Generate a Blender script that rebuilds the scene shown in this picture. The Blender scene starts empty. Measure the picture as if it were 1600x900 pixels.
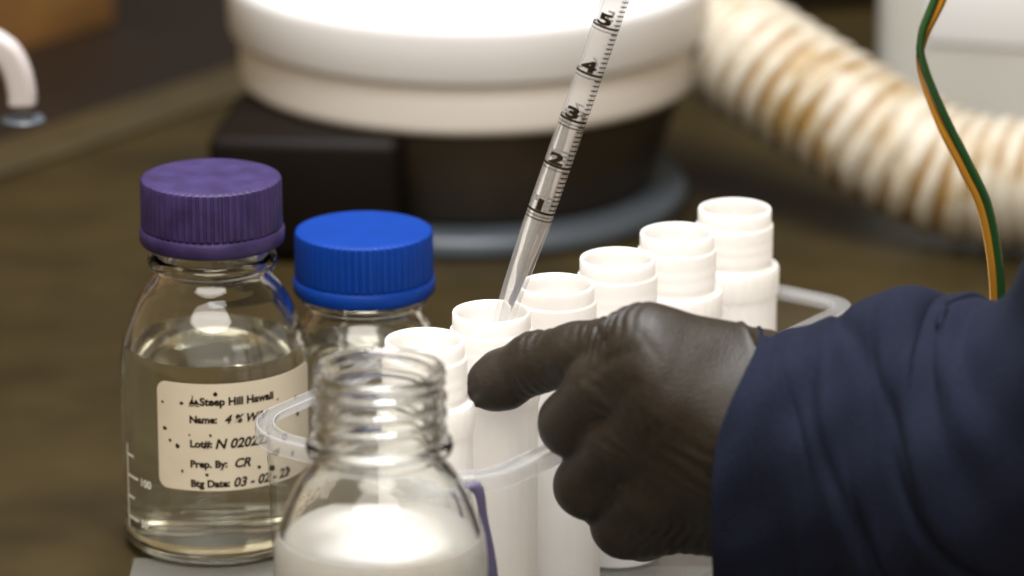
import bpy, bmesh, math, random
import numpy as np
from mathutils import Vector, Matrix
random.seed(4); np.random.seed(4)
S = 0.001                       # all sizes below are written in millimetres
sc = bpy.context.scene
COL = sc.collection

# ------------------------------------------------------------------ camera
cam_d = bpy.data.cameras.new("camera"); cam = bpy.data.objects.new("camera", cam_d); COL.objects.link(cam)
cam.location = (0, -1.600, 0.621)
cam.rotation_euler = (math.radians(90 - 17.5), 0, 0)
cam_d.sensor_width = 36; cam_d.lens = 157.5
cam_d.clip_start = 0.05; cam_d.clip_end = 50
cam_d.dof.use_dof = True; cam_d.dof.focus_distance = 1.648; cam_d.dof.aperture_fstop = 6.4
sc.camera = cam

# ------------------------------------------------------------------ room light
w = bpy.data.worlds.new("World"); sc.world = w; w.use_nodes = True
bg = w.node_tree.nodes["Background"]; bg.inputs[0].default_value = (1.0, 0.71, 0.37, 1); bg.inputs[1].default_value = 0.33
def area(name, loc, target, sx, sy, power, col):
    d = bpy.data.lights.new(name, 'AREA'); d.shape = 'ELLIPSE'; d.size = sx; d.size_y = sy
    d.energy = power; d.color = col
    o = bpy.data.objects.new(name, d); COL.objects.link(o); o.location = loc
    o.rotation_euler = (Vector(target) - Vector(loc)).to_track_quat('-Z', 'Y').to_euler()
    return o
area("ceiling_lamp", (-0.10, 0.25, 1.55), (0, 0.1, 0), 0.8, 0.36, 40.0, (0.93, 0.96, 1.0))
area("ceiling_lamp", (0.05, -0.55, 1.75), (0, 0.1, 0), 0.7, 0.34, 27.0, (0.97, 0.98, 1.0))
area("front_fill", (-0.15, -2.20, 2.10), (0, 0.1, 0.05), 3.0, 1.5, 66.0, (1.0, 0.93, 0.85))  # added soft fill from behind the camera, brightens the fronts
sc.view_settings.view_transform = 'Standard'; sc.view_settings.look = 'None'
sc.view_settings.exposure = 0.18; sc.view_settings.gamma = 1.0
sc.render.engine = 'CYCLES'
cy = sc.cycles
cy.use_denoising = True; cy.max_bounces = 24; cy.transmission_bounces = 20; cy.glossy_bounces = 8
cy.transparent_max_bounces = 24; cy.diffuse_bounces = 5; cy.caustics_refractive = True; cy.caustics_reflective = True
cy.blur_glossy = 0.6; cy.sample_clamp_indirect = 6.0

# ------------------------------------------------------------------ materials
def mat(name, col, rough=0.5, spec=0.5, metal=0.0, trans=0.0, ior=1.45, var=0.0, vscale=40, bump=0.0, bscale=400, coat=0.0, sss=0.0, sssr=2.0, vcol=None, rvar=0.0, vr=(.3, .7)):
    m = bpy.data.materials.new(name); m.use_nodes = True
    nt = m.node_tree; p = nt.nodes["Principled BSDF"]
    p.inputs["Base Color"].default_value = (*col, 1); p.inputs["Roughness"].default_value = rough
    p.inputs["Specular IOR Level"].default_value = spec; p.inputs["Metallic"].default_value = metal
    p.inputs["Transmission Weight"].default_value = trans; p.inputs["IOR"].default_value = ior
    p.inputs["Coat Weight"].default_value = coat
    if sss:
        p.inputs["Subsurface Weight"].default_value = sss; p.inputs["Subsurface Radius"].default_value = (1, .9, .8)
        p.inputs["Subsurface Scale"].default_value = sssr * S
    tc = nt.nodes.new("ShaderNodeTexCoord")
    if var or rvar:
        n = nt.nodes.new("ShaderNodeTexNoise"); n.inputs["Scale"].default_value = vscale; n.inputs["Detail"].default_value = 6
        nt.links.new(tc.outputs["Object"], n.inputs["Vector"])
        r = nt.nodes.new("ShaderNodeMapRange"); r.inputs[1].default_value, r.inputs[2].default_value = vr
        nt.links.new(n.outputs["Fac"], r.inputs[0])
        if var:
            mx = nt.nodes.new("ShaderNodeMix"); mx.data_type = 'RGBA'
            c2 = vcol if vcol else tuple(min(1, c * (1 + var)) for c in col)
            c1 = col if vcol else tuple(c * (1 - var) for c in col)
            mx.inputs[6].default_value = (*c1, 1); mx.inputs[7].default_value = (*c2, 1)
            nt.links.new(r.outputs[0], mx.inputs[0]); nt.links.new(mx.outputs[2], p.inputs["Base Color"])
        if rvar:
            rr = nt.nodes.new("ShaderNodeMapRange"); rr.inputs[3].default_value = max(0, rough - rvar); rr.inputs[4].default_value = rough + rvar
            nt.links.new(n.outputs["Fac"], rr.inputs[0]); nt.links.new(rr.outputs[0], p.inputs["Roughness"])
    if bump:
        n2 = nt.nodes.new("ShaderNodeTexNoise"); n2.inputs["Scale"].default_value = bscale; n2.inputs["Detail"].default_value = 4
        nt.links.new(tc.outputs["Object"], n2.inputs["Vector"])
        b = nt.nodes.new("ShaderNodeBump"); b.inputs["Strength"].default_value = bump; b.inputs["Distance"].default_value = 0.001
        nt.links.new(n2.outputs["Fac"], b.inputs["Height"]); nt.links.new(b.outputs[0], p.inputs["Normal"])
    return m
def clear_film(name, tint, rough=0.05, milk=0.06, boost=1.0):
    """thin clear plastic sheet: see-through with fresnel gloss and a slight milkiness"""
    m = bpy.data.materials.new(name); m.use_nodes = True; nt = m.node_tree
    nt.nodes.remove(nt.nodes["Principled BSDF"]); out = nt.nodes["Material Output"]
    t = nt.nodes.new("ShaderNodeBsdfTransparent"); t.inputs[0].default_value = (*tint, 1)
    g = nt.nodes.new("ShaderNodeBsdfGlossy"); g.inputs["Roughness"].default_value = rough
    d = nt.nodes.new("ShaderNodeBsdfDiffuse"); d.inputs[0].default_value = (.8, .8, .8, 1)
    lw = nt.nodes.new("ShaderNodeLayerWeight"); lw.inputs[0].default_value = .5
    pw = nt.nodes.new("ShaderNodeMath"); pw.operation = 'POWER'; pw.inputs[1].default_value = 5; nt.links.new(lw.outputs["Facing"], pw.inputs[0])
    fr = nt.nodes.new("ShaderNodeMath"); fr.operation = 'MULTIPLY_ADD'; fr.inputs[1].default_value = .94; fr.inputs[2].default_value = .045; nt.links.new(pw.outputs[0], fr.inputs[0])
    a = nt.nodes.new("ShaderNodeMixShader"); a.inputs[0].default_value = milk
    b = nt.nodes.new("ShaderNodeMixShader")
    nt.links.new(t.outputs[0], a.inputs[1]); nt.links.new(d.outputs[0], a.inputs[2])
    nt.links.new(fr.outputs[0], b.inputs[0]); nt.links.new(a.outputs[0], b.inputs[1]); nt.links.new(g.outputs[0], b.inputs[2])
    nt.links.new(b.outputs[0], out.inputs[0]); return m
def white_plastic(name, col, transl, tcol, rough=0.42):
    """thin white polythene: lets some light through"""
    m = bpy.data.materials.new(name); m.use_nodes = True; nt = m.node_tree
    p = nt.nodes["Principled BSDF"]; out = nt.nodes["Material Output"]
    p.inputs["Base Color"].default_value = (*col, 1); p.inputs["Roughness"].default_value = rough
    t = nt.nodes.new("ShaderNodeBsdfTranslucent"); t.inputs[0].default_value = (*tcol, 1)
    a = nt.nodes.new("ShaderNodeMixShader"); a.inputs[0].default_value = transl
    nt.links.new(p.outputs[0], a.inputs[1]); nt.links.new(t.outputs[0], a.inputs[2]); nt.links.new(a.outputs[0], out.inputs[0])
    return m
M = {
 'bench': mat('bench', (.022, .0145, .0036), .42, .3, var=.35, vscale=14, bump=.05, bscale=900, rvar=.10),
 'lip': mat('lip', (.034, .025, .010), .4, var=.2, vscale=30),
 'glass': mat('glass', (.98, .99, .975), 0.0, trans=1, ior=1.48),
 'liquid': mat('liquid', (.975, .965, .90), 0.0, trans=1, ior=1.34),
 'water': mat('water', (.98, .98, .97), 0.0, trans=1, ior=1.34),
 'milk': mat('milk', (.69, .675, .65), .12, sss=.6, sssr=5),
 'purple': mat('purple', (.027, .0175, .068), .45, .3, var=.28, vscale=110, bump=.12, bscale=500),
 'blue': mat('blue', (.0006, .027, .19), .42, .2, var=.08, vscale=60, bump=.08, bscale=500),
 'label': mat('label', (.52, .465, .36), .55, var=.06, vscale=50),
 'ink': mat('ink', (.018, .011, .006), .9, .1),
 'white_ink': mat('white_ink', (.75, .73, .68), .6),
 'tube': white_plastic('tube', (.955, .945, .93), .62, (.99, .98, .965)),
 'bucket': mat('bucket', (.64, .605, .56), .40, sss=.15, sssr=3, var=.03, vscale=12),
 'lid': mat('lid', (.55, .54, .53), .38, var=.02, vscale=12),
 'dark': mat('dark', (.028, .020, .011), .5, var=.3, vscale=25, bump=.05),
 'black': mat('black', (.004, .0022, .0012), .55, .12, var=.3, vscale=25),
 'bluegrey': mat('bluegrey', (.060, .072, .085), .40, var=.15, vscale=30),
 'hose': mat('hose', (.26, .19, .09), .45, vcol=(.37, .335, .27), var=.3, vscale=34, vr=(.34, .5), sss=.2, sssr=4),
 'hoseliner': mat('hoseliner', (.15, .075, .005), .5, var=.4, vscale=30, vcol=(.33, .29, .22), vr=(.44, .58)),
 'carboy': mat('carboy', (.42, .41, .37), .40, sss=.3, sssr=6, var=.08, vscale=10),
 'wood': mat('wood', (.15, .073, .021), .5, var=.25, vscale=18),
 'spout': mat('spout', (.42, .38, .37), .4),
 'clear': clear_film('clear', (.992, .992, .992), .04, .008),
 'rimclear': clear_film('rimclear', (.95, .955, .965), .08, .20),
 'flange': clear_film('flange', (.96, .965, .97), .10, .07),
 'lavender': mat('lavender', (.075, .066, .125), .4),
 'glove': mat('glove', (.0165, .0118, .0073), .50, .35, var=.25, vscale=500, bump=.28, bscale=1100),
 'sleeve': mat('sleeve', (.0036, .0056, .0155), .9, .2, var=.18, vscale=420, bump=.4, bscale=900),
 'skin': mat('skin', (.40, .22, .14), .5, sss=.2),
 'green': mat('green', (.012, .055, .014), .12, coat=1),
 'amber': mat('amber', (.72, .34, .035), .22, coat=1, metal=.6),
 'pad': mat('pad', (.080, .076, .062), .8, var=.06, vscale=80, bump=.3, bscale=700),
 'pipette': clear_film('pipette', (.98, .98, .98), .03, .14),
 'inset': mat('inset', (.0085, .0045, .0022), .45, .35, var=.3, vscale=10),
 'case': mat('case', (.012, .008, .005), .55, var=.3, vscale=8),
}

# ------------------------------------------------------------------ mesh helpers
def mk(name, verts, faces, m, parent=None, smooth=True, sharp=None, loc=None):
    me = bpy.data.meshes.new(name)
    me.from_pydata([(v[0]*S, v[1]*S, v[2]*S) for v in verts], [], faces); me.validate(); me.update()
    bm = bmesh.new(); bm.from_mesh(me); bmesh.ops.recalc_face_normals(bm, faces=bm.faces); bm.to_mesh(me); bm.free()
    me.materials.append(M[m])
    if smooth:
        me.polygons.foreach_set("use_smooth", [True]*len(me.polygons))
        if sharp is not None: me.set_sharp_from_angle(angle=math.radians(sharp))
    o = bpy.data.objects.new(name, me); COL.objects.link(o)
    if parent: o.parent = parent
    if loc: o.location = [c*S for c in loc]
    return o
def empty(name, loc=(0, 0, 0), rz=0):
    o = bpy.data.objects.new(name, None); COL.objects.link(o); o.empty_display_size = .01
    o.location = [c*S for c in loc]; o.rotation_euler = (0, 0, rz); return o
def tag(o, label=None, cat=None, group=None, kind=None):
    if label: o["label"] = label
    if cat: o["category"] = cat
    if group: o["group"] = group
    if kind: o["kind"] = kind
    return o
def lathe_data(prof, n=96, mod=None, close=False):
    """prof: list of (r,z); mod(theta,i,r,z)->(r,z). closed profile loops give a solid shell"""
    V, F = [], []; rows = []
    for i, (r, z) in enumerate(prof):
        if r < 1e-6:
            rows.append([len(V)]*n); V.append((0, 0, z)); continue
        row = []
        for k in range(n):
            t = 2*math.pi*k/n; rr, zz = (r, z) if mod is None else mod(t, i, r, z)
            row.append(len(V)); V.append((rr*math.cos(t), rr*math.sin(t), zz))
        rows.append(row)
    L = len(rows)
    for i in range(L if close else L-1):
        a, b = rows[i], rows[(i+1) % L]
        for k in range(n):
            q = [a[k], a[(k+1) % n], b[(k+1) % n], b[k]]
            u = []
            for x in q:
                if x not in u: u.append(x)
            if len(u) > 2: F.append(u)
    return V, F
def lathe(name, prof, m, parent=None, n=96, mod=None, close=False, sharp=40, loc=None):
    V, F = lathe_data(prof, n, mod, close); return mk(name, V, F, m, parent, True, sharp, loc)
def arc(cx, cz, r, a0, a1, k=6):
    return [(cx + r*math.cos(math.radians(a0+(a1-a0)*i/k)), cz + r*math.sin(math.radians(a0+(a1-a0)*i/k))) for i in range(k+1)]
def smoothpath(pts, n):
    """Catmull-Rom through points (any dimension)"""
    P = np.array(pts, float); P = np.vstack([2*P[0]-P[1], P, 2*P[-1]-P[-2]]); out = []
    segs = len(P)-3
    for j in range(n):
        t = j/(n-1)*segs; i = min(int(t), segs-1); f = t-i
        p0, p1, p2, p3 = P[i:i+4]
        out.append(.5*((2*p1)+(-p0+p2)*f+(2*p0-5*p1+4*p2-p3)*f*f+(-p0+3*p1-3*p2+p3)*f**3))
    return np.array(out)
def frames(C, ref=(0, 1, 0)):
    T = np.gradient(C, axis=0); T /= np.linalg.norm(T, axis=1)[:, None]
    ref = np.array(ref, float); N1 = ref - (T@ref)[:, None]*T; N1 /= np.linalg.norm(N1, axis=1)[:, None]
    return T, N1, np.cross(T, N1)
def sweep_data(C, rad, n=24, ref=(0, 1, 0), caps=True):
    """rad(i,theta) -> (offset along N1, offset along N2)"""
    T, N1, N2 = frames(C, ref); V, F = [], []
    for i in range(len(C)):
        for k in range(n):
            t = 2*math.pi*k/n; a, b = rad(i, t); V.append(tuple(C[i]+N1[i]*a+N2[i]*b))
    for i in range(len(C)-1):
        for k in range(n):
            F.append([i*n+k, i*n+(k+1) % n, (i+1)*n+(k+1) % n, (i+1)*n+k])
    if caps: F.append(list(range(n))); F.append([(len(C)-1)*n+k for k in range(n)])
    return V, F
def tube(name, pts, r, m, parent=None, n=16, k=60):
    C = smoothpath(pts, k); V, F = sweep_data(C, lambda i, t: (r*math.cos(t), r*math.sin(t)), n)
    return mk(name, V, F, m, parent, True, 50)
def box(name, x0, x1, y0, y1, z0, z1, m, parent=None, bev=2, loc=None, rz=0):
    bm = bmesh.new(); bmesh.ops.create_cube(bm, size=1)
    for v in bm.verts:
        v.co = Vector(((x0+x1)/2+v.co.x*(x1-x0), (y0+y1)/2+v.co.y*(y1-y0), (z0+z1)/2+v.co.z*(z1-z0)))*S
    if bev: bmesh.ops.bevel(bm, geom=bm.edges[:], offset=bev*S, segments=3, affect='EDGES', profile=.5)
    me = bpy.data.meshes.new(name); bm.to_mesh(me); bm.free(); me.materials.append(M[m])
    me.polygons.foreach_set("use_smooth", [True]*len(me.polygons)); me.set_sharp_from_angle(angle=math.radians(40))
    o = bpy.data.objects.new(name, me); COL.objects.link(o)
    if parent: o.parent = parent
    if loc: o.location = [c*S for c in loc]
    o.rotation_euler = (0, 0, rz); return o
def text_mesh(body, size, shear=0.0, bold=0.0, cut=0):
    """flat glyph outlines (mm) as verts, faces; origin at the left of the baseline"""
    cu = bpy.data.curves.new("glyphs", 'FONT'); cu.body = body; cu.size = size; cu.shear = shear; cu.resolution_u = 3; cu.offset = bold
    o = bpy.data.objects.new("glyphs", cu); COL.objects.link(o)
    me = bpy.data.meshes.new_from_object(o.evaluated_get(bpy.context.evaluated_depsgraph_get()))
    bm = bmesh.new(); bm.from_mesh(me)
    if cut:                                     # slice upright so the glyphs bend with a tight cylinder
        for k in range(1, int(size*len(body)/cut)+1):
            bmesh.ops.bisect_plane(bm, geom=bm.verts[:]+bm.edges[:]+bm.faces[:], plane_co=(k*cut, 0, 0), plane_no=(1, 0, 0))
    bm.verts.index_update(); V = [(v.co.x, v.co.y) for v in bm.verts]; F = [[v.index for v in f.verts] for f in bm.faces]; bm.free()
    bpy.data.objects.remove(o); bpy.data.curves.remove(cu); bpy.data.meshes.remove(me)
    return V, F
def wrap(V, R, th0, z0):
    """lay flat drawing on a cylinder of radius R; th0 = angle (deg) right of the front (-y) line"""
    out = []
    for x, y in V:
        a = math.radians(th0) + x/R - math.pi/2
        out.append((R*math.cos(a), R*math.sin(a), z0+y))
    return out

# ================================================================== SETTING
bench = box('bench', -900, 900, -420, 1500, -30, 0, 'bench', bev=0); tag(bench, kind='structure')
# raised strip of the bench, running away to the upper left (same heading as the tray)
U = np.array([.582, .813]); VV = np.array([.813, -.582])
ang = math.atan2(U[1], U[0])
lip = box('bench_strip', -500, 700, 0, 42, 0, 2.5, 'lip', bev=1.2, loc=(-255, 552, 0), rz=ang); tag(lip, kind='structure')
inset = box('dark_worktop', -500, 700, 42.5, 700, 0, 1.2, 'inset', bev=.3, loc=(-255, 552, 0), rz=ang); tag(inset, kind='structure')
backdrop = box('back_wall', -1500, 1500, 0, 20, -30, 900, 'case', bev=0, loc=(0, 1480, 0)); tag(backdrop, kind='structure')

# ================================================================== BACKGROUND THINGS
wb = empty('wooden_box', (-317, 735, 0), ang)
box('box_body', -160, 160, 0, 150, 0, 74, 'wood', wb, 3); box('box_cover', -164, 164, -4, 154, 74, 84, 'wood', wb, 2)
tag(wb, 'orange brown wooden box, blurred in the top left corner', 'box')
cs = empty('added_dark_box', (235, 905, 0), .12)  # added box, only there to keep the background behind the hose dark
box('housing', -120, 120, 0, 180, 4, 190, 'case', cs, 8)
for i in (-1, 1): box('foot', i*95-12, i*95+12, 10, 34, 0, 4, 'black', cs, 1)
tag(cs, 'dark brown box added to darken the background behind the corrugated hose', 'case')

# -- white lidded container on a black round stand
ct = empty('stirrer_stand', (-20.8, 520, 0))
lathe('base_ring', [(0, 0), (104, 0), *arc(104, 3, 3, -90, 0, 4), *arc(103, 6, 4, 0, 90, 5), (80, 10.5), (0, 10.5)], 'bluegrey', ct, 128)
lathe('drum', [(0, 10.7), (86, 10.7), (90, 14), (102, 50), (104, 57), (104, 60), (0, 60)], 'dark', ct, 128)
tag(ct, 'black round stand with blue grey foot ring under the white container', 'stand')
cn = empty('lidded_container', (-20.8, 520, 60.2))
lathe('vessel', [(0, 0), (104, 0), *arc(106, 6, 6, -90, -8, 6), (112.5, 26), (112.5, 31)], 'bucket', cn, 160)
ld = lathe('lid', [(112.8, 27.5), (116.5, 27.5), (117.2, 29), (117.6, 48), *arc(111, 50, 6.5, 0, 90, 8), (100, 56.5), (97, 55), (0, 55)], 'lid', cn, 160)
tag(cn, 'large white round container with overhanging white lid behind the pipette', 'container')
bl = empty('black_box', (-92, 446, 0), -.10)
box('housing', -46, 44, -42, 46, 3, 61, 'black', bl, 5)
for x in (-36, 34):
    for y in (-32, 36): box('foot', x-6, x+6, y-6, y+6, 0, 3, 'dark', bl, 1)
tag(bl, 'low black box beside the round stand behind the purple cap', 'box')

# -- corrugated hose
hp = smoothpath([(70, 545, 96), (92, 525, 86), (118, 500, 74), (150, 474, 59), (182, 452, 44), (212, 438, 34), (250, 424, 33), (300, 400, 33), (360, 365, 33)], 460)
hl = np.concatenate([[0], np.cumsum(np.linalg.norm(np.diff(hp, axis=0), axis=1))])
def ridge(i, t):
    ph = (hl[i]/11.5 + t/(2*math.pi)) % 1
    r = 26.6 + 4.6*max(0.0, math.sin(math.pi*ph))**.7
    return r*math.cos(t), r*math.sin(t)
hs = empty('corrugated_hose', (212, 438, 0))
V, F = sweep_data(hp - np.array([212, 438, 0]), ridge, 64, caps=False); mk('ribbed_wall', V, F, 'hose', hs)
V, F = sweep_data(hp - np.array([212, 438, 0]), lambda i, t: (29.5*math.cos(t), 29.5*math.sin(t)), 48, caps=False); mk('liner', V, F, 'hoseliner', hs)
tag(hs, 'wide cream corrugated hose with tan grooves coming from the white container', 'hose')

# -- pale carboy behind the hose
cb = empty('carboy', (262, 640, 0), -.25)
def sq(t, i, r, z):
    k = (abs(math.cos(t))**6 + abs(math.sin(t))**6)**(-1/6); return r*k, z
lathe('body', [(0, 0), (58, 0), *arc(60, 8, 8, -90, 0, 5), (68, 150), *arc(50, 150, 18, 0, 80, 6), (24, 180), (0, 182)], 'carboy', cb, 96, sq)
lathe('cap', [(22, 178), (22, 200), (20, 202), (0, 202)], 'lid', cb, 48)
box('side_panel', -38, 40, -69.2, -66.5, 62, 120, 'lid', cb, 1)
tag(cb, 'pale translucent white jug behind the hose in the top right', 'jug')

# -- small white curved spout with a glass nozzle, on a post that stands left of the picture
SX, SY, SZ = -208.1, 240.0, 116.0
sp = empty('spout', (SX-64, SY, 0))
lathe('nozzle_disc', [(0, -1.0), (8.6, -1.0), (9.4, 0), (8.6, 1.0), (0, 1.2)], 'bluegrey', sp, 48, loc=(64, 0, SZ))
lathe('glass_nozzle', [(0, 1.0), (2.6, 1.0), (2.5, 10), (0, 10)], 'glass', sp, 32, loc=(64, 0, SZ))
C = smoothpath([(64, 0, SZ+7.5), (63.8, 0, SZ+12.5), (62.4, 0, SZ+20), (59.8, 0, SZ+26.5), (56, 0, SZ+31), (48, 0, SZ+35), (30, 0, SZ+37), (10, 0, SZ+33), (1, 0, SZ+20), (0, 0, SZ-10), (0, 0, 60), (0, 0, 4)], 120)
def spr(i, t):
    k = (abs(math.cos(t))**4 + abs(math.sin(t))**4)**(-.25); a = 6.2*k*math.cos(t); b = 6.0*k*math.sin(t)
    f = max(0, min(1, (i-8)/6, (44-i)/6))
    if abs(a) < 3.6: b += 2.4*f*(-1 if b > 0 else 0)      # recessed channel along the outer side
    return a, b
V, F = sweep_data(C, spr, 48); mk('curved_arm', V, F, 'spout', sp, True, 35)
lathe('post_foot', [(0, 0), (20, 0), (20, 3), (18, 4.5), (0, 4.5)], 'bluegrey', sp, 48)
tag(sp, 'small white curved spout with glass nozzle and disc at the left edge', 'spout')

# ================================================================== BENCH PAD
pd = mk('bench_pad', *(lambda P: ([(x, y, z) for z in (.15, .75) for x, y in P], [[0, 1, 2, 3], [7, 6, 5, 4]]+[[i, (i+1) % 4, (i+1) % 4+4, i+4] for i in range(4)]))([(-149, -255), (235, -255), (228, 5), (-146, 20)]), 'pad', smooth=False)
tag(pd, 'pale grey bench paper under the front of the purple capped bottle', 'paper')

# ================================================================== BOTTLES
def cap(parent, m, zb, h, r, n=60):
    prof = [(r-3.6, zb), (r+.2, zb), (r+.7, zb+.8), (r+.8, zb+4.8), (r+.3, zb+5.8), (r-.55, zb+6.3), (r-.5, zb+7.2), (r-.65, zb+h-1.8), (r-1.0, zb+h-.7), (r-2.0, zb+h-.1), (r-4, zb+h), (r*.6, zb+h), (r*.3, zb+h-.1), (0, zb+h-.1), ]
    def mod(t, i, rr, z):
        if 6 <= i <= 8: return rr + (.62 if (t*n/(2*math.pi)) % 1 < .55 else 0.0), z
        return rr, z
    return lathe('cap', prof, m, parent, n*6, mod, sharp=32)
def bottle(name, loc, R, sh, nk, rz, base_z, liquid, level, capm=None, capr=26.6, caph=29, thread=False):
    """sh: start of shoulder, nk: foot of neck, rz: lip height; local z from 0"""
    b = empty(name, (loc[0], loc[1], base_z))
    hsd = nk - sh; rn = 21.8
    S1 = [(R, sh)] + [(R-(R-rn)*f, sh+hsd*t) for f, t in ((.04, .20), (.13, .36), (.40, .64), (.68, .82), (.90, .93))] + [(rn, nk)]
    S1 = [tuple(p) for p in smoothpath(S1, 22)]
    lipz = rz
    outer = [(0, 1.6), (R*.55, 1.2), (R-8, .0), (R-5, 0), *arc(R-5.5, 5.5, 5.5, -80, 0, 7), *S1]
    outer += [(rn, nk+1.5), *arc(rn+.3, nk+4.2, 3.0, -80, 80, 7), (rn, nk+7.2)]
    zt0 = nk+8; out2 = []
    steps = 60
    for j in range(steps+1): out2.append((rn, zt0+(lipz-3.5-zt0)*j/steps))
    i_thr = (len(outer), len(outer)+len(out2)-1)
    outer += out2 + [(rn+.7, lipz-3), (rn+1.0, lipz-1.6), (rn+.5, lipz-.4), (rn-.8, lipz), (rn-2.2, lipz-.2), (rn-3.1, lipz-1.4)]
    wl = 2.3
    inner = [(rn-3.4, lipz-4), (rn-3.4, nk+2)]
    for r, z in reversed(S1): inner.append((max(r-wl-.5*(r < rn+4), rn-3.4), z-.8))
    inner += [(R-wl, 10), *[(r, z) for r, z in arc(R-wl-5, 8.6, 5, 0, -88, 6)], (R*.5, 4.6), (0, 5.2)]
    def mod(t, i, r, z):
        if i_thr[0] < i < i_thr[1]:
            ph = ((z-zt0)/6.0 - t/(2*math.pi)) % 1
            f = min(1, (z-zt0)/2.0, (lipz-3.5-z)/2.0)
            return r + 1.35*max(0, f)*max(0, math.sin(math.pi*2*ph))**.8, z
        return r, z
    lathe('glass_wall', outer+inner, 'glass', b, 128, mod if thread else None, sharp=60)
    # liquid: fills the inside, biting a fraction into the glass so no air film is left
    lv = [(0, 5.0), (R*.5, 4.3), *[(r+.25, z-.2) for r, z in arc(R-wl-5, 8.6, 5, -88, 0, 6)], (R-wl+.25, 10)]
    lv += [(max(r-wl-.5*(r < rn+4), rn-3.4)+.25, z-.8) for r, z in S1 if z-.8 < level-.2]
    rl = np.interp(level, [z-.8 for r, z in S1], [max(r-wl-.5*(r < rn+4), rn-3.4) for r, z in S1]) if level > sh-.8 else R-wl
    lv += [(rl+.25, level+.6), (rl-.5, level+.25), (rl-1.6, level), (0, level)]
    lathe('liquid', lv, liquid, b, 96, sharp=50)
    if capm: cap(b, capm, rz+5.6-caph, caph, capr)
    return b
# purple capped 250 ml bottle; cap top at 147
pb = bottle('media_bottle', (-115.0, 44.4), 36.6, 69, 109, 141, .8, 'liquid', 80, 'purple', 27.1, 25.6)
tag(pb, 'clear glass bottle with purple cap and printed paper label', 'bottle')
bb = bottle('media_bottle', (-58.1, 80), 29.5, 58, 83.5, 110, 0, 'liquid', 68, 'blue', 27.2, 25.2)
tag(bb, 'clear glass bottle with bright blue cap behind the white vials', 'bottle')
fb = bottle('media_bottle', (-44.9, -168.7), 36.6, 69, 109, 141, .8, 'milk', 81, None, thread=True)
tag(fb, 'open uncapped glass bottle of white liquid at the very front', 'bottle')

# paper label on the purple bottle
RL = 36.78
def patch(name, R, t0, t1, z0, z1, cr, m, parent, th=.12, n=60, nz=24):
    """rounded rectangle bent round a cylinder, with thickness"""
    wdt = math.radians(t1-t0)*R; hgt = z1-z0; pts = []
    for cx, cz, a0 in ((wdt-cr, cr, -90), (wdt-cr, hgt-cr, 0), (cr, hgt-cr, 90), (cr, cr, 180)):
        for k in range(7): a = math.radians(a0+15*k); pts.append((cx+cr*math.cos(a), cz+cr*math.sin(a)))
    bm = bmesh.new(); f = bm.faces.new([bm.verts.new((x, y, 0)) for x, y in pts])
    for k in range(1, n):
        bmesh.ops.bisect_plane(bm, geom=bm.verts[:]+bm.edges[:]+bm.faces[:], plane_co=(wdt*k/n, 0, 0), plane_no=(1, 0, 0))
    bm.verts.index_update(); V2 = [(v.co.x, v.co.y) for v in bm.verts]; F2 = [[v.index for v in f.verts] for f in bm.faces]; bm.free()
    A = wrap(V2, R, t0, z0); o = mk(name, A, F2, m, parent, False)
    so = o.modifiers.new('thickness', 'SOLIDIFY'); so.thickness = th*S; so.offset = -1
    return o
lab = patch('paper_label', RL, -33, 80, 32, 75, 4, 'label', pb)
lab["label"] = "cream paper label with printed and handwritten lines"
def put_text(body, size, th, z, m='ink', parent=lab, R=RL+.06, shear=0.0, name='printed_line', sy=1.0):
    V, F = text_mesh(body, size, shear, min(.2, .05*size) if m == 'ink' else .08)
    if not V: return None
    return mk(name, wrap([(x, y*sy) for x, y in V], R, th, z), F, m, parent, False)
put_text("Steep Hill Hawaii", 4.3, -5.5, 66.5)
put_text("Name:", 4.0, -12, 59.4)
put_text("4 % W/V", 4.6, 9, 59.2, shear=.3, name='handwritten_line')
put_text("Lot#:", 4.0, -12, 49.6)
put_text("N 020222", 5.4, 3, 49.2, shear=.25, name='handwritten_line')
put_text("Prep. By:", 4.0, -12, 41.5)
put_text("CR", 5.0, 14, 41.2, shear=.3, name='handwritten_line')
put_text("Btg Date:", 4.0, -12, 33.6)
put_text("03 - 02 - 22", 5.2, 13.5, 33.4, shear=.25, name='handwritten_line')
em = []; ef = []
for tri in (((-1.8, 0), (-.2, 2.9), (.5, 0)), ((-.2, 0), (1.2, 2.3), (2.6, 0)), ((-1.9, -.8), (2.7, -.8), (2.2, -.3), (-1.4, -.3)), ((-.5, 2.6), (-.2, 4.1), (.2, 2.8))):
    ef.append(list(range(len(em), len(em)+len(tri)))); em += list(tri)
mk('emblem', wrap(em, RL+.06, -9.5, 66.7), ef, 'ink', lab, False)
sv, sf = [], []
for th, z, r in [(-29, 55, .5), (-16.5, 55.4, .6), (-28, 44.5, .7), (-24.5, 40, .6), (-20, 38.2, .8), (-17, 28, .5), (-2, 27, .7), (.5, 43, .5), (-12, 43, .35), (4, 59.5, .7), (42, 33, 1.3), (39, 27, 1.2), (52, 24, 1.0), (49, 38, 1.4), (56, 30, 1.0), (36, 56.5, .5), (44, 54, .4), (62, 45, 1.0), (30, 28.5, .6), (60, 52, .7)]:
    k0 = len(sv)
    sv += wrap([(r*random.uniform(.8, 1.6)*math.cos(a*math.pi/4), r*random.uniform(.8, 1.6)*math.sin(a*math.pi/4)) for a in range(8)], RL+.05, th, z+11.5); sf.append(list(range(k0, k0+8)))
tag(mk('ink_specks', sv, sf, 'ink', lab, False), kind='stuff')
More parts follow.
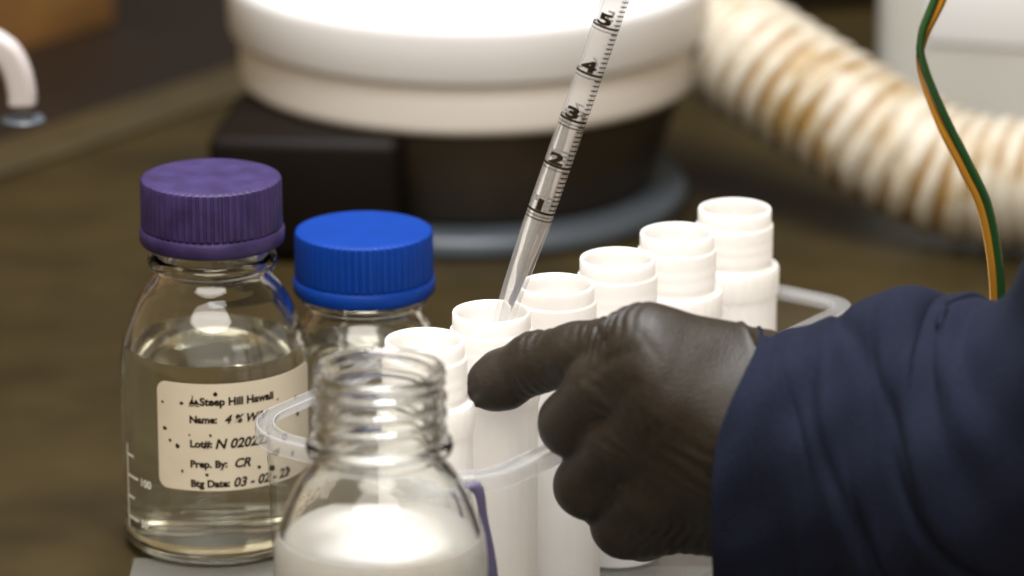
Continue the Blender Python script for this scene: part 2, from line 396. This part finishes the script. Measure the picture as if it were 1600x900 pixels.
# white graduation marks printed on the glass, left of the label
gv, gf = [], []
def bar(x0, x1, y0, y1):
    k0 = len(gv); n = max(1, int(abs(x1-x0)/1.5)); 
    for j in range(n+1):
        x = x0+(x1-x0)*j/n; gv.append((x, y0)); gv.append((x, y1))
    for j in range(n): gf.append([k0+2*j, k0+2*j+2, k0+2*j+3, k0+2*j+1])
for z in (14, 22.5, 31, 39.5): bar(0, 9 if z in (14, 31) else 6, z, z+.9)
bar(0, 1.0, 10, 44)
mk('graduation_scale', wrap(gv, RL-.1, -66, 0), gf, 'white_ink', pb, False)
for s_, z in (("50", 12.5), ("100", 29.5)): put_text(s_, 4.4, -50, z, 'white_ink', pb, RL-.1, name='graduation_number')

# ================================================================== CLEAR TRAY with VIALS
T0 = np.array([-31.2, -78.0])
TC = T0 + U*97.0 + VV*(-9.2)
tr = empty('clear_tray', (TC[0], TC[1], 0.75), ang)      # local x = along the row, local y = left of it
def rrect(hx, hy, r, k=9):
    P = []; q = r-11                      # the far end has tighter corners
    for cx, cy_, a0, r_ in ((hx-q, hy-q, 0, q), (-hx+r, hy-r, 90, r), (-hx+r, -hy+r, 180, r), (hx-q, -hy+q, 270, q)):
        for j in range(k+1): a = math.radians(a0+90*j/k); P.append((cx+r_*math.cos(a), cy_+r_*math.sin(a)))
    return P
def loft(name, secs, m, parent, close=False, cap0=False, cap1=False, sharp=35):
    n = len(secs[0][0]); V, F = [], []
    for P, z in secs: V += [(x, y, z) for x, y in P]
    L = len(secs)
    for i in range(L if close else L-1):
        a, b = i*n, ((i+1) % L)*n
        for k in range(n): F.append([a+k, a+(k+1) % n, b+(k+1) % n, b+k])
    if cap0: F.append(list(range(n)))
    if cap1: F.append([(L-1)*n+k for k in range(n)])
    return mk(name, V, F, m, parent, True, sharp)
HX, HY = 130.8, 55.5
loft('wall', [(rrect(HX-6, HY-6, 21), 1.5), (rrect(HX-3.2, HY-3.2, 24), 82.4)], 'clear', tr)
loft('base', [(rrect(HX-6.3, HY-6.3, 21), 0), (rrect(HX-6.3, HY-6.3, 21), 1.4)], 'clear', tr, cap0=True, cap1=True)
loft('rim', [(rrect(HX-.4, HY-.4, 26.6), 84.6), (rrect(HX+.2, HY+.2, 27), 84.6), (rrect(HX+.6, HY+.6, 27.4), 84.0), (rrect(HX+.6, HY+.6, 27.4), 78.6), (rrect(HX-.4, HY-.4, 26.4), 78.6)], 'rimclear', tr, close=True)
loft('flange', [(rrect(HX-5.5, HY-5.5, 22), 83.0), (rrect(HX-.5, HY-.5, 26.5), 83.0), (rrect(HX-.5, HY-.5, 26.5), 84.2), (rrect(HX-5.5, HY-5.5, 22), 84.2)], 'flange', tr, close=True)
loft('inner_bead', [(rrect(HX-6.3, HY-6.3, 21), 82.6), (rrect(HX-5.6, HY-5.6, 22), 82.6), (rrect(HX-5.6, HY-5.6, 22), 84.8), (rrect(HX-6.3, HY-6.3, 21), 84.8)], 'rimclear', tr, close=True)
# colour refracted in the front right corner, modelled as a lavender strip
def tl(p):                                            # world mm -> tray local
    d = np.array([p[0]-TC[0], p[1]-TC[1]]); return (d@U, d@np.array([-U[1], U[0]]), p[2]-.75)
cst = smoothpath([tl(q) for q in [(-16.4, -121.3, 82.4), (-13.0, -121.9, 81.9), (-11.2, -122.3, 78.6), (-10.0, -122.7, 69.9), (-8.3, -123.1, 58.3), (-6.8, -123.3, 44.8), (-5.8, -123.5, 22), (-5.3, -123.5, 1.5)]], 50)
V, F = sweep_data(cst, lambda i, t: ((1.9+.35*math.sin(i*.25))*math.cos(t), .6*math.sin(t)), 12, ref=(-.6, .8, 0)); o = mk('corner_refraction', V, F, 'lavender', tr)
o["label"] = "lavender refraction tint modelled as a strip down the front corner of the tray"
tag(tr, 'long clear plastic tray with rounded rim holding the white vials', 'tray')

def vial_mesh():
    pr = [(0, 1.6), (14, 1.2), (16.2, 0), *arc(16.2, 1.4, 1.4, -80, 0, 4), (17.6, 66.2), (17.6, 66.8), (18.3, 67.2), (18.5, 68.4), (18.5, 77), (18.1, 78.3), (17.2, 78.9), (15.0, 79.1), (14.9, 81.2), (15.6, 81.7), (15.7, 84), (15.62, 84.4), (15.62, 86), (15.7, 86.4), (15.7, 88.5), (15.62, 88.9), (15.62, 90.6), (15.7, 91), (15.7, 95.4), (15.3, 95.9), (14.85, 96.2), (14.85, 101.6), (14.6, 102.3), (14.1, 102.5), (13.6, 102.2), (13.5, 98), (13.5, 80), (16.0, 76), (16.2, 3), (0, 2.6)]
    def mod(t, i, r, z):
        if 7 < z < 67: return r + .12*math.cos(24*t), z
        if 67 < z < 78 and r > 17: return r + (.0 if (t*24/(2*math.pi)) % 1 < .72 else -.28), z
        return r, z
    V, F = lathe_data(pr, 144, mod)
    return [(x*.968, y*.968, 119.8-(102.5-z)*.966 if z > 20 else z) for x, y, z in V], F
V, F = vial_mesh(); proto = None
names = ['first white vial in the tray, nearest the open glass bottle', 'white vial with the pipette tip lowered into its mouth', 'white vial just behind the pipette tip, third from the open bottle', 'white vial in the row, fourth from the open bottle', 'white vial in the row, second from the far end', 'last white vial at the far end of the row, its ribbed collar showing']
STEP = np.array([23.74, 33.15])
for k in range(6):
    p = T0 + STEP*k
    if proto is None: proto = o = mk('vial', V, F, 'tube', None, True, 30)
    else: o = proto.copy(); COL.objects.link(o)
    o.location = (p[0]*S, p[1]*S, 2.2*S); o.rotation_euler = (0, 0, .37*k)
    tag(o, names[k], 'vial', 'row of white vials in the clear tray')

# ================================================================== PIPETTE
PA, PB = np.array([-2.3, -45.6, 122.0]), np.array([37.6, -41.7, 239.8])
pdir = (PB-PA)/np.linalg.norm(PB-PA)
pp = empty('serological_pipette'); pp.location = Vector(PA - pdir*13)*S
_x = Vector((1, 0, 0)); _z = Vector(pdir); _y = _z.cross(_x).normalized(); _x = _y.cross(_z).normalized()
pp.rotation_euler = Matrix((_x, _y, _z)).transposed().to_euler()
prof = [(.55, 0), (1.35, 0), (2.4, 3), (3.8, 13), (4.25, 24), (4.7, 38), (4.85, 44), (4.95, 47), (4.95, 190), (4.05, 190), (4.05, 47), (3.9, 43), (3.4, 36), (2.5, 22), (1.6, 12), (.55, 1)]
lathe('barrel', prof, 'pipette', pp, 48, close=True, sharp=30)
lathe('liquid', [(0, .8), (.7, .8), (1.75, 12), (2.55, 22), (3.45, 36), (4.05, 43), (4.2, 47), (4.2, 92), (3.6, 91.2), (0, 90.4)], 'water', pp, 40, sharp=40)
def ring_arc(parts, R, a0, a1, z0, z1, n=14):
    V, F = parts; k0 = len(V)
    for j in range(n+1):
        a = math.radians(a0+(a1-a0)*j/n) - math.pi/2
        V += [(R*math.cos(a), R*math.sin(a), z0), (R*math.cos(a), R*math.sin(a), z1)]
    for j in range(n): F.append([k0+2*j, k0+2*j+2, k0+2*j+3, k0+2*j+1])
gm = ([], []); PR = 5.0
z1 = 53.0; pitch = 18.0
for ml in range(0, 8):
    z = z1 + pitch*ml
    ring_arc(gm, PR, -150, 75, z, z+.85, 30)
    if ml in (0, 2): ring_arc(gm, PR, -80, 80, z-2.6, z-2.2, 20)
    ring_arc(gm, PR, -90, 60, z-1.2, z-.95, 20)
    for j in range(1, 10):
        zz = z + pitch*j/10; ring_arc(gm, PR, 28, 75 if j != 5 else 92, zz, zz+.5, 6)
mk('graduation_lines', gm[0], gm[1], 'ink', pp, False)
for ml in range(0, 7):
    s_ = str(ml+1); V, F = text_mesh(s_, 6.6, 0, .3, .35)
    if not V: continue
    xs = [x for x, y in V]; cx = (min(xs)+max(xs))/2
    mk('volume_number', wrap([((x-cx)*1.75, y*.85) for x, y in V], PR, -18, z1+pitch*ml+1.2), F, 'ink', pp, False)
    V2, F2 = text_mesh(str(9-ml), 5.2, 0, .2, .35); xs = [x for x, y in V2]; cx = (min(xs)+max(xs))/2
    mk('volume_number', wrap([((x-cx)*1.3, y) for x, y in V2], PR, 170, z1+pitch*ml+1.2), F2, 'ink', pp, False)
tag(pp, 'clear graduated pipette with black markings dipping into a white vial', 'pipette')

# ================================================================== TWISTED WIRES
wp = smoothpath([(156.4, -65.4, 274.5), (151.3, -65.4, 247.5), (145.0, -65.4, 230.1), (145.4, -65.4, 218.5), (153.0, -65.4, 199.2), (161.7, -65.4, 182.3), (169.2, -65.4, 165.9), (173.9, -65.4, 141.3), (175.2, -63.4, 113.3), (174.7, -59.6, 79.5)], 160)
T, N1, N2 = frames(wp, (0, 1, 0)); wr = empty('twisted_wires', (174.7, -59.6, 0))
for nm, m, ph in (('green_wire', 'green', 0), ('amber_wire', 'amber', math.pi)):
    C = []
    for i in range(160):
        a = ph + np.interp(i, [0, 18, 45, 75, 159], [4.71, 4.6, 3.14, 1.75, 1.4])
        C.append(wp[i] + 1.4*(N1[i]*math.cos(a) + N2[i]*math.sin(a)) - np.array([174.7, -59.6, 0]))
    V, F = sweep_data(np.array(C), lambda i, t: (1.55*math.cos(t), 1.55*math.sin(t)), 16); mk(nm, V, F, m, wr)
tag(wr, 'pair of glossy green and amber wires hanging down at the right', 'wire')

# ================================================================== PERSON: gloved hand and sleeve
def surface_nets(D, o, h):
    """isosurface D=0 of a grid; o origin, h cell size -> verts, quads"""
    neg = D < 0; nx, ny, nz = D.shape
    c = np.zeros((nx-1, ny-1, nz-1), np.int8)
    for a in (0, 1):
        for b in (0, 1):
            for d in (0, 1): c += neg[a:nx-1+a, b:ny-1+b, d:nz-1+d]
    act = (c > 0) & (c < 8); idx = -np.ones(act.shape, np.int64); I = np.argwhere(act); idx[act] = np.arange(len(I))
    acc = np.zeros((len(I), 3)); cnt = np.zeros(len(I))
    cor = [(a, b, d) for a in (0, 1) for b in (0, 1) for d in (0, 1)]
    for p in cor:
        for ax in range(3):
            if p[ax]: continue
            q = list(p); q[ax] = 1
            d0 = D[I[:, 0]+p[0], I[:, 1]+p[1], I[:, 2]+p[2]]; d1 = D[I[:, 0]+q[0], I[:, 1]+q[1], I[:, 2]+q[2]]
            s = (d0 < 0) != (d1 < 0); t = np.where(s, d0/np.where(s, d0-d1, 1), 0)
            pt = np.tile(np.array(p, float), (len(I), 1)); pt[:, ax] += t
            acc += pt*s[:, None]; cnt += s
    V = (I + acc/cnt[:, None])*h + o; F = []
    for ax in range(3):
        sl0 = [slice(1, n-1) for n in D.shape]; sl1 = list(sl0); sl0[ax] = slice(0, D.shape[ax]-1); sl1[ax] = slice(1, D.shape[ax])
        cr = neg[tuple(sl0)] != neg[tuple(sl1)]; E = np.argwhere(cr); off = np.array([1, 1, 1]); off[ax] = 0; E = E + off
        b1, b2 = [(1, 2), (2, 0), (0, 1)][ax]; u1 = np.eye(3, dtype=int)[b1]; u2 = np.eye(3, dtype=int)[b2]
        g = lambda e: idx[e[:, 0], e[:, 1], e[:, 2]]
        q = np.stack([g(E-u1-u2), g(E-u2), g(E), g(E-u1)], 1)
        fl = neg[tuple(sl0)][cr]; q[~fl] = q[~fl][:, ::-1]; F.append(q)
    return V, np.vstack(F)
def rcone(P, a, b, ra, rb):
    a, b = np.array(a, np.float32), np.array(b, np.float32); ab = b-a; L2 = ab@ab
    t = np.clip(((P-a)@ab)/L2, 0, 1); return np.linalg.norm(P - a - t[..., None]*ab, axis=-1) - (ra+(rb-ra)*t)
def smin(a, b, k):
    hh = np.maximum(k-np.abs(a-b), 0)/k; return np.minimum(a, b) - hh*hh*k*.25
def J(*p): return np.array(p)          # a joint or landmark of the hand, mm
fingers = [
 # index, reaching to the vial
 [(J(-7.4, -73.1, 102.9), 9.2), (J(-3.7, -73.1, 104.8), 10.4), (J(8.7, -78.8, 113.5), 10.6), (J(23.9, -90.4, 120.5), 11.0), (J(44.9, -107.8, 128.6), 12.6)],
 # middle, ring, little finger curled against the tray
 [(J(36.8, -80.8, 84.1), 9), (J(28.6, -87.5, 86.5), 10.5), (J(21.8, -98.1, 97.2), 12.0), (J(31.5, -107.8, 113.7), 12.2), (J(48.2, -111.7, 125.4), 12)],
 [(J(42.7, -80.8, 62.1), 9), (J(35.7, -87.5, 63.3), 10.5), (J(27.4, -99.1, 74.4), 12.0), (J(37.9, -110.7, 94.7), 12.4), (J(52.7, -115.5, 111.8), 12)],
 [(J(53.2, -82.7, 50.5), 8.5), (J(47.2, -90.4, 53.4), 10), (J(40.7, -100.1, 59.7), 12.0), (J(48.2, -109.7, 76.3), 12.4), (J(59.7, -113.6, 92.1), 12)],
 # thumb, hidden on the far side of the hand
 [(J(36.7, -76.9, 111.9), 8), (J(43.6, -75.0, 110.8), 9.5), (J(56.2, -76.9, 108.3), 11), (J(73.0, -88.5, 103.8), 14)],
]
palm = [(J(48.8, -111.7, 130.4), J(85.5, -107.8, 115.8), 13.2, 20), (J(51.3, -119.4, 122.6), J(87.4, -117.5, 104.2), 14.5, 22), (J(55.9, -121.3, 107.9), J(87.5, -119.4, 95.4), 15, 22), (J(61.2, -115.5, 88.0), J(85.7, -113.6, 83.7), 16, 24), (J(58.8, -102.0, 67.0), J(84.1, -105.9, 68.4), 16.5, 19), (J(87.7, -113.6, 98.1), J(112.2, -119.4, 95.4), 27, 28), (J(58.9, -100.1, 102.9), J(86.1, -103.9, 92.3), 20, 24)]
lo = np.array([-26, -152, 20.]); hi = np.array([124, -50, 152.]); hcell = .85
ax = [np.arange(lo[i], hi[i], hcell, dtype=np.float32) for i in range(3)]
P = np.stack(np.meshgrid(*ax, indexing='ij'), -1)
D = None
for a, b, ra, rb in palm:
    d = rcone(P, a, b, ra, rb); D = d if D is None else smin(D, d, 14)
# sink between the knuckles on the back of the hand
FD = None
for fi, fg in enumerate(fingers):
    d = None
    for (a, ra), (b, rb) in zip(fg[:-1], fg[1:]):
        e = rcone(P, a, b, ra, rb); d = e if d is None else smin(d, e, 3.5)
    FD = d if FD is None else smin(FD, d, 1.6)
D = smin(D, FD, 12.0)
def ripple(c, dirv, wl, amp, rad, ph=0, bend=None):
    """stretched-rubber creases: ridges across dirv fading out round c"""
    global D
    dirv = np.array(dirv, float); dirv /= np.linalg.norm(dirv); q = P - np.array(c, np.float32)
    s = q@dirv.astype(np.float32); r2 = (q*q).sum(-1)
    wob = .8*np.sin(q[..., 1]*.35+ph)+.7*np.sin(q[..., 2]*.5+ph*2)
    D = D - (amp*np.exp(-r2/(2*rad*rad))*np.sin(2*math.pi*(s+wob)/wl+ph)).astype(np.float32)
fx = J(23.9, -88.5, 119.9) - J(46.9, -102.0, 126.7)
ripple(J(37.0, -108.8, 136.7), fx + np.array([0, 0, 6]), 4.4, .85, 8, .3)
ripple(J(30.4, -102.0, 133.3), fx, 3.6, .55, 6, 1.1)
ripple(J(6.9, -84.6, 107.3), J(8.7, -78.8, 113.5)-J(23.9, -88.5, 119.9), 3.7, .5, 5, .5)
ripple(J(8.0, -80.8, 124.0), J(8.7, -78.8, 113.5)-J(23.9, -88.5, 119.9), 4.6, .32, 6, 2.0)
ripple(J(-11.0, -76.9, 102.2), (1, 0, .5), 2.6, .3, 4, 0)
ripple(J(58.9, -115.5, 59.2), (1, 0, -.3), 4.2, .55, 9, .4)
ripple(J(47.7, -111.7, 56.5), (1, 0, -.1), 4.0, .45, 7, 1.4)
ripple(J(63.1, -140.6, 92.3), (.5, 0, 1), 6.5, .35, 9, 1.2)
ripple(J(35.8, -119.4, 109.6), (.6, 0, 1), 5.0, .22, 10, .2)
D = D - (.28*np.sin(P[..., 0]*.22+1)*np.sin(P[..., 2]*.25)*np.sin(P[..., 1]*.2+2)).astype(np.float32)
def crease(pts, w_, amp):
    global D
    for a, b in zip(pts[:-1], pts[1:]):
        d = rcone(P, a, b, 0, 0); D = D + (amp*np.exp(-(d/w_)**2)).astype(np.float32)
crease([J(18.8, -115.5, 116.3), J(31.2, -121.3, 127.7), J(40.9, -129.0, 135.2)], 2.2, .7)
crease([J(19.4, -115.5, 90.2), J(30.7, -129.0, 109.4), J(40.9, -132.9, 123.6)], 2.4, .9)
crease([J(29.8, -115.5, 69.3), J(41.2, -131.0, 91.2), J(49.8, -136.8, 108.6)], 2.4, .9)
crease([J(53.2, -138.7, 96.3), J(59.4, -138.7, 92.3), J(64.9, -136.8, 86.2)], 1.2, .5)
crease([J(56.0, -136.8, 87.4), J(62.3, -136.8, 83.8)], 1.2, .45)
crease([J(44.4, -123.2, 139.1), J(50.8, -132.9, 133.0), J(53.0, -136.8, 124.9)], 1.6, .35)
for q in range(7):
    crease([J(22.4+2.91*q, -107.8+0.00*q, 135.9+0.35*q), J(20.1+3.35*q, -115.5+0.00*q, 133.1+0.00*q), J(17.9+3.57*q, -117.5+0.00*q, 128.8+0.00*q)], .9, .15+.18*((q*5) % 3))
# rolled hem of the glove cuff, seen at the top of the wrist
hq = P - J(81.3, -107.8, 137.4).astype(np.float32); hn = J(81.3, -107.8, 137.4) - J(63.8, -107.8, 138.8); hn = hn/np.linalg.norm(hn) + np.array([0, .15, .30]); hn /= np.linalg.norm(hn)
hs_ = hq@hn.astype(np.float32)
D = D - (1.0*np.exp(-(hs_/.9)**2) - .9/(1+np.exp(-(hs_-1)*1.5))).astype(np.float32)
# nub of loose rubber at the fingertip
D = smin(D, rcone(P, J(-11.0, -76.9, 99.3), J(-14.5, -78.8, 97.5), 3.2, .9), 2.5)
V, F = surface_nets(D, lo, hcell)
person = None
fa = smoothpath([J(78.8, -113.6, 95.7), J(96.6, -117.5, 95.9), J(118.6, -123.2, 95.5), J(150.8, -136.8, 98.0), (193.0, -148.4, 110.4), (218.1, -163.8, 171.2), (231.6, -171.5, 243.6), (238.4, -175.4, 309.2)], 60)
Vf, Ff = sweep_data(fa, lambda i, t: ((17+.28*i)*math.cos(t), (20+.22*i)*math.sin(t)), 32); person = mk('person', Vf, Ff, 'skin')
tag(person, 'person reaching in from the right in navy sleeve and black glove', 'person')
gl = mk('glove', V.tolist(), F.tolist(), 'glove', person)
sm = gl.modifiers.new('smooth', 'SMOOTH'); sm.factor = .5; sm.iterations = 3
gl["label"] = "black rubber glove, index finger stretched towards a vial"
# sleeve: loose tube along the forearm, bending up at the elbow
st = [  # x, y, z, depth radius, height radius
 (71.4, -113.6, 85.3, 38.7, 50.3), (86.9, -114.6, 86.3, 40.7, 50.3), (102.3, -116.5, 88.2, 43.6, 50.8), (115.8, -119.4, 89.2, 46.5, 52.3), (128.4, -122.3, 91.1, 48.4, 56.6), (141.9, -126.2, 93.0, 50.3, 60.0), (158.3, -132.0, 95.9, 51.3, 58.1), (175.7, -139.7, 102.7, 51.3, 54.2), (192.1, -148.4, 116.2, 50.3, 49.4), (206.5, -157.1, 139.4, 48.4, 46.5), (218.1, -163.8, 171.2, 47.4, 46.5), (227.8, -169.6, 210.8, 48.4, 47.4), (234.5, -173.5, 262.9, 49.4, 49.4), (239.4, -175.4, 311.2, 50.3, 50.3)]
SP = smoothpath(st, 220)
def folds(i, t):
    a, b = SP[i, 3], SP[i, 4]; u = i/219; f = min(1, i/14)
    d = 0
    d += 2.4*f*math.sin(3*t + 9*u + .5) * (.5+.5*math.sin(17*u+1))
    d += 1.3*f*math.exp(-((u-.22)/.09)**2)*math.sin(26*u*2 + 2.0*math.sin(t*1.0+.6)+1.5)
    d += 1.9*f*math.exp(-((u-.50)/.14)**2)*math.sin(34*u + 2.6*math.sin(t+.9))
    d += .9*f*math.exp(-((u-.72)/.2)**2)*math.sin(52*u + 3.0*math.cos(t))
    d += .7*math.sin(5*t+1+12*u)*math.sin(30*u+2*t) + .35*math.sin(11*t+20*u)
    for cu_, ct_, wu, wt, am in ((.16, 2.4, .012, .5, 1.6), (.27, 3.0, .02, .9, 2.2), (.36, 3.6, .014, .8, 1.8), (.31, 1.9, .02, .5, 2.6), (.46, 3.3, .016, 1.0, 2.4), (.40, 2.5, .012, .6, 1.6)):
        d -= am*math.exp(-((u-cu_-.06*math.sin(2*(t-ct_)))/wu)**2 - ((t-ct_)/wt)**2)
    d += .8*math.exp(-i/5)*math.sin(6*t+.4)
    return (a+d)*math.cos(t), (b+d)*math.sin(t)
SV, SF = sweep_data(SP[:, :3], folds, 160, caps=False)
SV = np.array(SV)
# slant of the cuff opening: upper rim lies further up the arm
for i in range(40):
    fz = (SV[i*160:(i+1)*160, 2]-SP[i, 2])/55
    SV[i*160:(i+1)*160, 0] += np.where(fz > 0, 23*np.clip(fz, 0, 1)**2.4, 3*fz)*(1-i/40)
sl = mk('sleeve', SV.tolist(), SF, 'sleeve', person)
so = sl.modifiers.new('cloth', 'SOLIDIFY'); so.thickness = 1.4*S; so.offset = -1
sl["label"] = "navy blue cloth sleeve with loose cuff"
